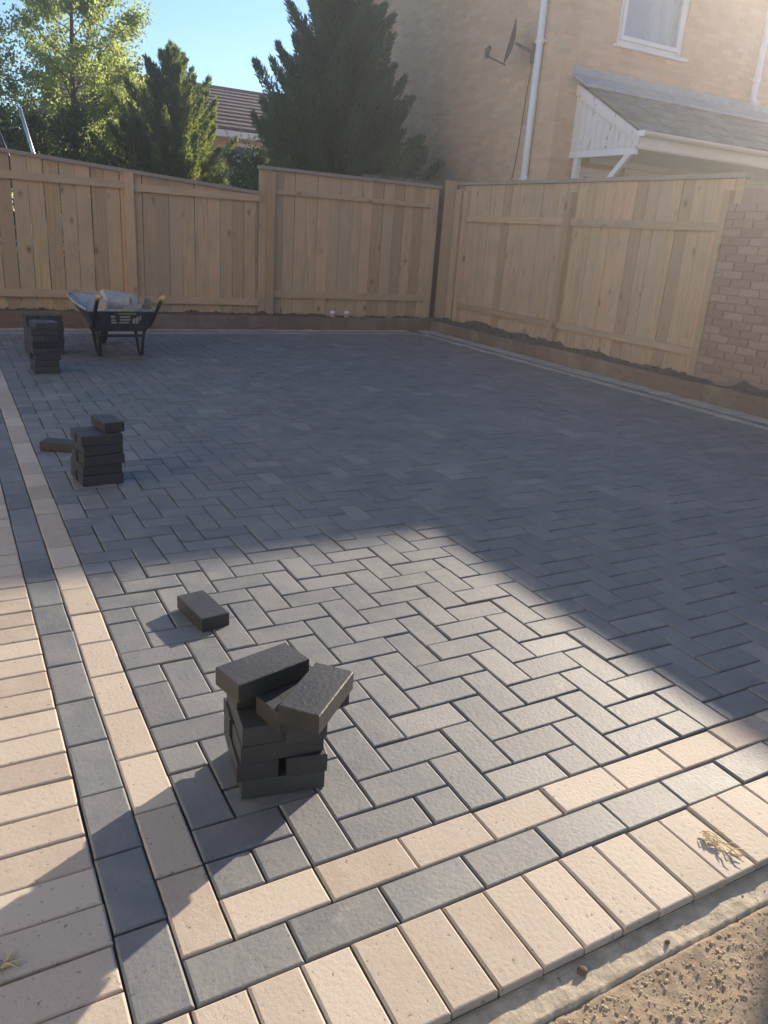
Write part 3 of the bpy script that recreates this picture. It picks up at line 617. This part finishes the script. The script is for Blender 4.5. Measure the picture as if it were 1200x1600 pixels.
# ---------------------------------------------------------------- trees
def norm(a): return a/np.maximum(np.linalg.norm(a,axis=-1,keepdims=True),1e-9)
def leaflets(P, D, L, W, jit, q):
    """narrow kite triangles at P along D"""
    n=len(P); D=norm(D+q.normal(0,jit,(n,3))); X=norm(np.cross(D,q.normal(0,1,(n,3)))); L=L[:,None]; W=W[:,None]
    V=np.stack([P-X*W*.5+D*L*.35, P, P+X*W*.5+D*L*.35, P+D*L],1).reshape(-1,3); F=np.arange(4*n).reshape(n,4); return V,F
def conifer(name, label, loc, H, rad, nplume, per, mat, seed, z0=.2, lean=(0,0), Lf=(.06,.13)):
    q=np.random.default_rng(seed); root=thing(name,label,'tree',loc,0)
    b=MB(); b.tube([(0,0,0),(lean[0]*.5,lean[1]*.5,H*.5),(lean[0],lean[1],H*.97)],[.11,.07,.012],9); b.build('trunk',M_BARK,root,True)
    Ps=[];Ds=[];Ls=[];bm=MB()
    for i in range(nplume):
        t=(z0+(H-z0)*(1-(1-(i+.5)/nplume)**.62)); a=i*2.399963+q.normal(0,.25); Rr=rad(t/H)*q.uniform(.66,1.14)
        pw=q.uniform(.7,1.15); up=q.uniform(.35,.85)+.5*(t/H)**2; ax=np.array([math.cos(a),math.sin(a),0]); base=np.array([lean[0]*t/H,lean[1]*t/H,t-.25*Rr])
        s=np.linspace(0,1,7)[:,None]; pts=base+ax*Rr*s+np.array([0,0,1])*Rr*up*(s**1.9)
        bm.tube([tuple(p_) for p_ in pts],[.016*(1-k/7)+.003 for k in range(7)],4,False)
        m_=int(per*(.45+Rr/1.2)); u=q.random(m_)**.62; 
        cx=np.stack([np.interp(u,np.linspace(0,1,7),pts[:,k]) for k in range(3)],1)
        d=norm(np.stack([ax[0]+0*u,ax[1]+0*u,up*1.9*u**.9+.25],1))
        pr_=(.03+.21*np.sin(np.clip(u*.985,0,1)**.75*math.pi))*(.45+.55*Rr)*pw; per_=0; off=norm(q.normal(0,1,(m_,3)))*(pr_*q.random(m_)**.6)[:,None]
        Ps.append(cx+off); Ds.append(d+.5*norm(off)+np.array([0,0,.25])); Ls.append(q.uniform(*Lf,m_)*(1.15-.35*u))
    # leader
    m_=per; u=q.random(m_); Ps.append(np.stack([lean[0]+q.normal(0,.05,m_)*(1-u),lean[1]+q.normal(0,.05,m_)*(1-u),H*(.9+.1*u)],1)); Ds.append(np.tile([0,0,1.],(m_,1))+q.normal(0,.4,(m_,3))); Ls.append(q.uniform(*Lf,m_))
    bm.build('branches',M_BARK,root)
    P_=np.concatenate(Ps);V,F=leaflets(P_,np.concatenate(Ds),np.concatenate(Ls),q.uniform(.014,.028,len(P_)),.28,q)
    link('crown',rawmesh('crown',V,F),mat,root); return root
conifer('conifer_tree','tall dark green conifer growing against the buff brick gable',(5.38,11.35,-.05),6.2,lambda t: min(1.75,2.3*max(.02,1-t)**1.12),260,900,M_CON,3,Lf=(.05,.12))
conifer('conifer_tree','smaller golden-tipped conifer beside the leafy tree',(3.72,15.0,-.05),4.25,lambda t: 1.40*min(1,max(.04,(1.0-t)/.60))**.85,190,700,M_CON2,5,Lf=(.05,.12))
def broadleaf(name,label,loc,H,spread,nlimb,nleaf,mat,seed,trunk=.09,leafsz=(.045,.085),fork=.2,bias=(0,0)):
    q=np.random.default_rng(seed); root=thing(name,label,'tree',loc,0); tips=[]; bm=MB()
    b=MB(); b.tube([(0,0,0),(.04,0,H*.3),(bias[0]*.3,bias[1]*.3,H*.6),(bias[0],bias[1],H*.93)],[trunk,trunk*.8,trunk*.5,.012],9); b.build('trunk',M_BARK,root,True)
    for i in range(nlimb):
        t=fork+(1-fork)*(i+.5)/nlimb; a=i*2.4+q.normal(0,.4); Rr=spread*(1-.55*t)*q.uniform(.6,1.15)
        st=np.array([bias[0]*max(0,t-.3),bias[1]*max(0,t-.3),H*t*.85]); en=st+np.array([math.cos(a)*Rr,math.sin(a)*Rr,Rr*q.uniform(.5,1.2)]); md=(st+en)/2+np.array([0,0,-.08*Rr])+q.normal(0,.05,3)
        bm.tube([st,md,en],[trunk*.35*(1.15-t),trunk*.22*(1.15-t),.006],5,False)
        for j in range(q.integers(5,9)):
            s=q.uniform(.25,1); p0=st+(en-st)*s; dv=norm(q.normal(0,1,3)+np.array([math.cos(a),math.sin(a),.9])); p1=p0+dv*Rr*q.uniform(.18,.48)
            bm.tube([p0,(p0+p1)/2+q.normal(0,.02,3),p1],[.010,.007,.003],4,False); tips.append((p0,p1))
        tips.append((md,en))
    bm.build('branches',M_BARK,root)
    T=np.array([np.concatenate(x) for x in tips]); k=q.integers(0,len(T),nleaf); u=q.uniform(.2,1.08,nleaf)[:,None]
    P_=T[k,:3]*(1-u)+T[k,3:]*u+q.normal(0,.085,(nleaf,3)); n_=nleaf
    X=norm(q.normal(0,1,(n_,3))); D=norm(q.normal(0,1,(n_,3))+np.array([0,0,-.3])); Y=norm(np.cross(X,D)); L=q.uniform(*leafsz,n_)[:,None]; W=L*.62
    V=np.stack([P_,P_+X*L*.5+Y*W*.5,P_+X*L,P_+X*L*.5-Y*W*.5],1).reshape(-1,3); F=np.arange(4*n_).reshape(n_,4)
    link('crown',rawmesh('crown',V,F),mat,root); return root
broadleaf('leafy_tree','airy light green tree rising above the sloping fence',(2.15,16.2,-.05),6.4,1.75,40,40000,M_LEAF,11,bias=(.15,0))
broadleaf('leafy_tree','light green tree partly cut off behind the slanting pole',(.35,16.5,-.05),4.6,1.5,24,15000,M_LEAF,12,bias=(-.1,0))
broadleaf('leafy_tree','bright green tree peeping out behind the smaller conifer',(3.9,19.5,-.05),4.5,1.4,22,12000,M_LEAF,13)
broadleaf('garden_hedge','dense shaded shrubs filling the gap below the light green trees',(1.3,14.6,-.05),2.7,1.7,22,16000,M_LEAFD,14,fork=.05)
sh=broadleaf('flowering_shrub','grey-green shrub dotted with pale blossom between the conifers',(4.15,11.7,-.05),2.62,.55,16,4200,M_LEAFD,15,trunk=.03,leafsz=(.03,.05),fork=.3)
q=np.random.default_rng(4); n_=170; a=q.random(n_)*6.28; rr=q.random(n_)**.5*.5; P_=np.stack([np.cos(a)*rr,np.sin(a)*rr,1.5+q.random(n_)*1.15],1)
VV=np.concatenate([IV*.018*(1+q.uniform(-.3,.3,(12,1)))+p_ for p_ in P_]); FF=np.concatenate([IF+12*i for i in range(n_)]); stuff(link('blossom',rawmesh('blossom',VV,FF),M_BLOOM,sh))
broadleaf('garden_hedge','dark shrubs low behind the two conifers',(5.6,16.5,-.05),2.6,2.0,18,9000,M_LEAFD,16,fork=.05)

# trampoline enclosure pole and net frame behind the sloping fence
tr=thing('trampoline','trampoline with slanting silver net poles behind the sloping fence','trampoline',(.72,13.2,-.05))
ring=lambda r_,z,n=24:[(r_*math.cos(2*math.pi*k/n),r_*math.sin(2*math.pi*k/n),z) for k in range(n+1)]
b=MB(); b.tube(ring(1.0,.75),.025,8,False); b.build('frame_ring',M_METAL,tr,True)
b=MB(); b.poly(ring(.9,.75)[:-1]); b.build('jump_mat',M_BLACK,tr)
for k in range(4):
    a=.6+k*math.pi/2; c,s_=math.cos(a),math.sin(a)
    b=MB(); b.tube([(c,s_,.75),(c*1.05,s_*1.05,0)],.02,8); b.build('leg',M_METAL,tr,True)
for k,(px,tp,mt) in enumerate(((.40,2.62,M_METAL),(.06,2.40,M_BLACK),(-.9,2.6,M_METAL),(.95,2.05,M_BLACK))):
    b=MB(); b.tube([(px,-.98+(k>1)*1.2,.6),(px-.08,-.98+(k>1)*1.2,1.9),(px-.25,-.98+(k>1)*1.2,tp)],.024,8); b.build('net_pole',mt,tr,True)

# ---------------------------------------------------------------- loose blocks and stacks
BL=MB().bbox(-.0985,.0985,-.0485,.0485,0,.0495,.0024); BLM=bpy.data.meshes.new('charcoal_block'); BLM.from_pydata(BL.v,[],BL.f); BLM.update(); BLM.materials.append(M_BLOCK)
def block(x,y,z,deg,label,group=None,tilt=(0,0)):
    o=link('charcoal_block',BLM,None); o.location=(x,y,z); o.rotation_euler=(R(tilt[0]),R(tilt[1]),R(deg)); return tag(o,label,'paving block',group)
ORD4=['first','second','third','fourth']
ORD=['bottom','second','third','fourth','fifth','sixth','seventh','eighth']
def stack(cx,cy,deg,layers,desc,group,start=0,jit=3,jx=.006,z0=.0022):
    for k,spec in enumerate(layers):
        a=deg[k] if hasattr(deg,'__len__') else deg
        for dx,dy,rr in spec:
            aa=R(a); x=cx+dx*math.cos(aa)-dy*math.sin(aa)+random.gauss(0,jx); y=cy+dx*math.sin(aa)+dy*math.cos(aa)+random.gauss(0,jx)
            if len(spec) == 2: sd2 = ('nearer the fence' if dy > 0 else 'farther from the fence') if abs(rr) < 45 else ('nearer the beige border' if dx < 0 else 'farther from the beige border')
            elif rr: sd2 = ORD4[[q_[0] for q_ in spec].index(dx)]+' from the beige border'
            else: sd2 = 'wheelbarrow end, '+('nearer' if dy > 0 else 'farther from')+' the fence'
            block(x,y,z0+k*.0502,a+rr+random.gauss(0,jit),f'charcoal block, {ORD[k]} layer of {desc}, {sd2}',group)
LX=[(0,-.051,0),(0,.051,0)]; LY=[(-.051,0,90),(.051,0,90)]
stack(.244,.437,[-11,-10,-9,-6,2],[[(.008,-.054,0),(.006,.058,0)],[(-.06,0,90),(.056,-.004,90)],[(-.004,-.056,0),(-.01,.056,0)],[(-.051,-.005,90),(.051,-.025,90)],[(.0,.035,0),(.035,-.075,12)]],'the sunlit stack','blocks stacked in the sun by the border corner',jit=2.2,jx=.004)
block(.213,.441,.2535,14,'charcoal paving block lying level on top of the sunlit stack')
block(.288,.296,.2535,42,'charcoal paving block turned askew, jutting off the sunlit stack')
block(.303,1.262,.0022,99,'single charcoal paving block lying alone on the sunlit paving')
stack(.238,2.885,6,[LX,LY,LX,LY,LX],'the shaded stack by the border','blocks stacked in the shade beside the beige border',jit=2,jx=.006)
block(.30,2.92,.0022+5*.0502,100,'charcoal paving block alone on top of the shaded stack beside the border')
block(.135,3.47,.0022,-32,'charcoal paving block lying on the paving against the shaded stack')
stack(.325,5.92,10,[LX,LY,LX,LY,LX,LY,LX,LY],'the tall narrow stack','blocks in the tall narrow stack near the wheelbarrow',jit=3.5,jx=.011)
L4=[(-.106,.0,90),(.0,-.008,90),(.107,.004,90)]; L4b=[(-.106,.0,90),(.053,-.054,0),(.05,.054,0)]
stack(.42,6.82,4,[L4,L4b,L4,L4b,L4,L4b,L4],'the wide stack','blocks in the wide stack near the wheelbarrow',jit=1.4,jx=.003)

# ---------------------------------------------------------------- wheelbarrow
wb=thing('wheelbarrow','dark wheelbarrow with yellow grips, loaded with rubble near the back edging','wheelbarrow',(1.06,6.60,0),R(3))
def ringt(pts): return [Vector(p) for p in pts]
rim=ringt([(-.315,-.16,.44),(.315,-.16,.44),(.325,.30,.455),(.31,.76,.487),(.25,.86,.497),(-.25,.86,.497),(-.31,.76,.487),(-.325,.30,.455)])
bot=ringt([(-.23,-.06,.245),(.23,-.06,.245),(.21,.20,.235),(.16,.42,.24),(.09,.50,.25),(-.09,.50,.25),(-.16,.42,.24),(-.21,.20,.235)])
b=MB(); n=8; mid=[(a*.45+c*.55) for a,c in zip(rim,bot)]
b.v=[tuple(p) for p in rim+mid+bot]; b.f=[(l*n+i,l*n+(i+1)%n,(l+1)*n+(i+1)%n,(l+1)*n+i) for l in range(2) for i in range(n)]+[tuple(16+i for i in range(8))]
tray=b.build('tray',M_TRAY,wb); md=tray.modifiers.new('thick','SOLIDIFY'); md.thickness=.003; md.offset=0
inn=MB(); sh_=lambda p: Vector((p.x*.95,.3+(p.y-.3)*.95,p.z+.012))
ri=[sh_(p)-Vector((0,0,.016)) for p in rim]; mi=[sh_(p) for p in mid]; bo=[sh_(p)+Vector((0,0,.05)) for p in bot]
inn.v=[tuple(p) for p in ri+mi+bo]; inn.f=[tuple(reversed(q_)) for q_ in b.f]; inn.build('cement_crust',M_CRUST,tray)
b=MB(); b.tube([tuple(p) for p in rim+[rim[0]]],.012,8,False); b.build('rim',M_CRUST,tray,True)
for s_ in (-1,1):
    b=MB(); b.tube([(s_*.06,.80,.20),(s_*.10,.62,.215),(s_*.20,.30,.225),(s_*.255,-.10,.30),(s_*.272,-.30,.47),(s_*.275,-.43,.575)],.017,10); b.build('handle',M_BLACK,wb,True)
    b=MB(); b.tube([(s_*.275,-.40,.562),(s_*.276,-.47,.590),(s_*.277,-.535,.592)],[.021,.022,.020],10); b.build('grip',M_YELLOW,wb,True)
    b=MB(); b.tube([(s_*.225,-.05,.30),(s_*.20,-.04,.16),(s_*.192,-.03,.035),(s_*.192,.01,.016),(s_*.192,.06,.016),(s_*.196,.11,.05),(s_*.20,.22,.225)],.0145,10); b.build('leg',M_BLACK,wb,True)
WC_=Vector((0,.80,.186)); b=MB(); 
for k in range(25):
    pass
pts=[(0,.80+.145*math.cos(2*math.pi*k/24),.186+.145*math.sin(2*math.pi*k/24)) for k in range(25)]
b.tube(pts,.042,10,False); wh=b.build('wheel',M_TYRE,wb,True)
b=MB(); b.tube([(-.022,.80,.186),(.022,.80,.186)],.108,20); b.build('rim',M_RUST,wh)
b=MB(); b.tube([(-.085,.80,.20),(.085,.80,.20)],.012,8); b.build('axle',M_METAL,wh)
b=MB(); b.tube([(-.2,-.05,.20),(.2,-.05,.20)],.012,8); b.build('brace',M_BLACK,wb)
# print on the rear panel
nrm=Vector((0,-1,-.45)).normalized()
def pt(x,t): 
    y=-.16+.10*t; z=.44-.195*t; return Vector((x,y,z))+Vector((0,-.0095,-.004))
def mark(mb,x0,x1,t0,t1): mb.poly([pt(x0,t1),pt(x1,t1),pt(x1,t0),pt(x0,t0)])
b=MB(); mark(b,-.045,.115,.10,.17); b.build('yellow_stripe',M_GOLD,tray)
b=MB()
for x0,x1,t0,t1 in ((-.11,-.07,.22,.33),(-.105,-.065,.40,.48),(-.10,-.05,.52,.6),(-.03,.065,.24,.32),(-.025,.07,.38,.46),(-.03,.06,.52,.59),(.09,.115,.34,.6),(.12,.145,.27,.6),(.15,.165,.22,.45)): mark(b,x0,x1,t0,t1)
b.build('printed_marks',M_PRINT,tray)
def lump(name,label,sz,loc,rot,mat,group=None):
    b=MB(); b.bbox(-sz[0]/2,sz[0]/2,-sz[1]/2,sz[1]/2,-sz[2]/2,sz[2]/2,.012); b.v=[tuple(Vector(v)+Vector((random.gauss(0,.004),random.gauss(0,.004),random.gauss(0,.004)))) for v in b.v]
    o=b.build(name,mat); M4=wb.matrix_basis if False else Matrix.Translation((1.06,6.60,0))@Matrix.Rotation(R(3),4,'Z'); o.matrix_world=M4@Matrix.Translation(loc)@Euler([R(a_) for a_ in rot]).to_matrix().to_4x4(); return tag(o,label,'rubble',group)
lump('rubble_slab','broad grey broken slab leaning up behind the load in the wheelbarrow',(.26,.17,.06),(.07,.40,0.49),(38,8,12),M_RUBBLE)
lump('rubble_block','rounded buff lump lying in the rear of the wheelbarrow tray',(.19,.15,.13),(-.06,.06,0.43),(6,10,20),M_RUBBLE)
lump('rubble_block','squared grey block beside the rounded lump in the wheelbarrow',(.18,.11,.09),(.14,.03,0.42),(4,-6,-12),M_RUBBLE)
lump('rubble_block','pale upright block at the right side of the wheelbarrow tray',(.07,.12,.14),(.265,.10,0.47),(2,10,4),M_RUBBLE)
lump('rubble_slab','thin broken slab lying across the middle of the wheelbarrow load',(.24,.12,.05),(.05,.20,0.46),(22,-14,-25),M_RUBBLE)
lump('rubble_block','dark half block under the slabs in the wheelbarrow',(.2,.2,.1),(0,.26,.34),(0,0,10),M_RUBBLE)

# ---------------------------------------------------------------- cans on the planting soil
def can(x,y,z,label):
    o=thing('drinks_can',label,'can',(x,y,z),0,'white cans on the back planting strip')
    b=MB(); b.tube([(0,0,0),(0,0,.006),(0,0,.10),(0,0,.112),(0,0,.116)],[.026,.033,.033,.028,.027],16); b.build('body',M_CANW,o,True)
    b=MB(); b.tube([(0,0,.03),(0,0,.085)],.0336,16,False); b.build('band',M_CANP,o,True)
can(4.235,8.70,.115,'white drinks can with pink band on the soil, nearer the wheelbarrow'); can(4.455,8.72,.115,'white drinks can with pink band on the soil, nearer the corner post')
# straw wisps
def straw(loc,n,spread,label,seed,dr=(.5,-1)):
    q=random.Random(seed); b=MB(); d=Vector((dr[0],dr[1],0)).normalized(); s_=Vector((-d.y,d.x,0))
    for i in range(n):
        a=d*q.uniform(-spread,spread)+s_*q.gauss(0,spread*.22)+Vector((0,0,.002+q.random()*.004)); v=(d*q.gauss(1,.4)+s_*q.gauss(0,.7)).normalized()*q.uniform(.012,.04)
        b.tube([a,a+v*.5+Vector((0,0,q.uniform(0,.005))),a+v],[.0011,.0012,.0006],4)
    return tag(b.build('straw_wisp',M_STRAW,loc=loc),label,'straw')
straw((1.075,-.222,.0),34,.045,'wisp of dry straw lying across the beige edge blocks',1,(.1,-1))
straw((-.405,.112,.002),30,.025,'tuft of dry straw at the outer end of the left soldier blocks',2,(1,.3))
def clump(name,label,loc,s,mat,seed):
    q=np.random.default_rng(seed); V=IV*(1+q.uniform(-.3,.3,(12,1)))*np.array(s); o=link(name,rawmesh(name,V,IF),mat); o.location=loc; return tag(o,label,'lump of soil')
clump('earth_clod','small grey clod of mortar on the concrete strip below the edge blocks',(.575,-.325,-.021),(.015,.011,.009),M_DSOIL,3)
clump('earth_clod','tiny dark clod on the concrete strip by the sandy soil',(.78,-.35,-.024),(.006,.005,.005),M_DSOIL,4)
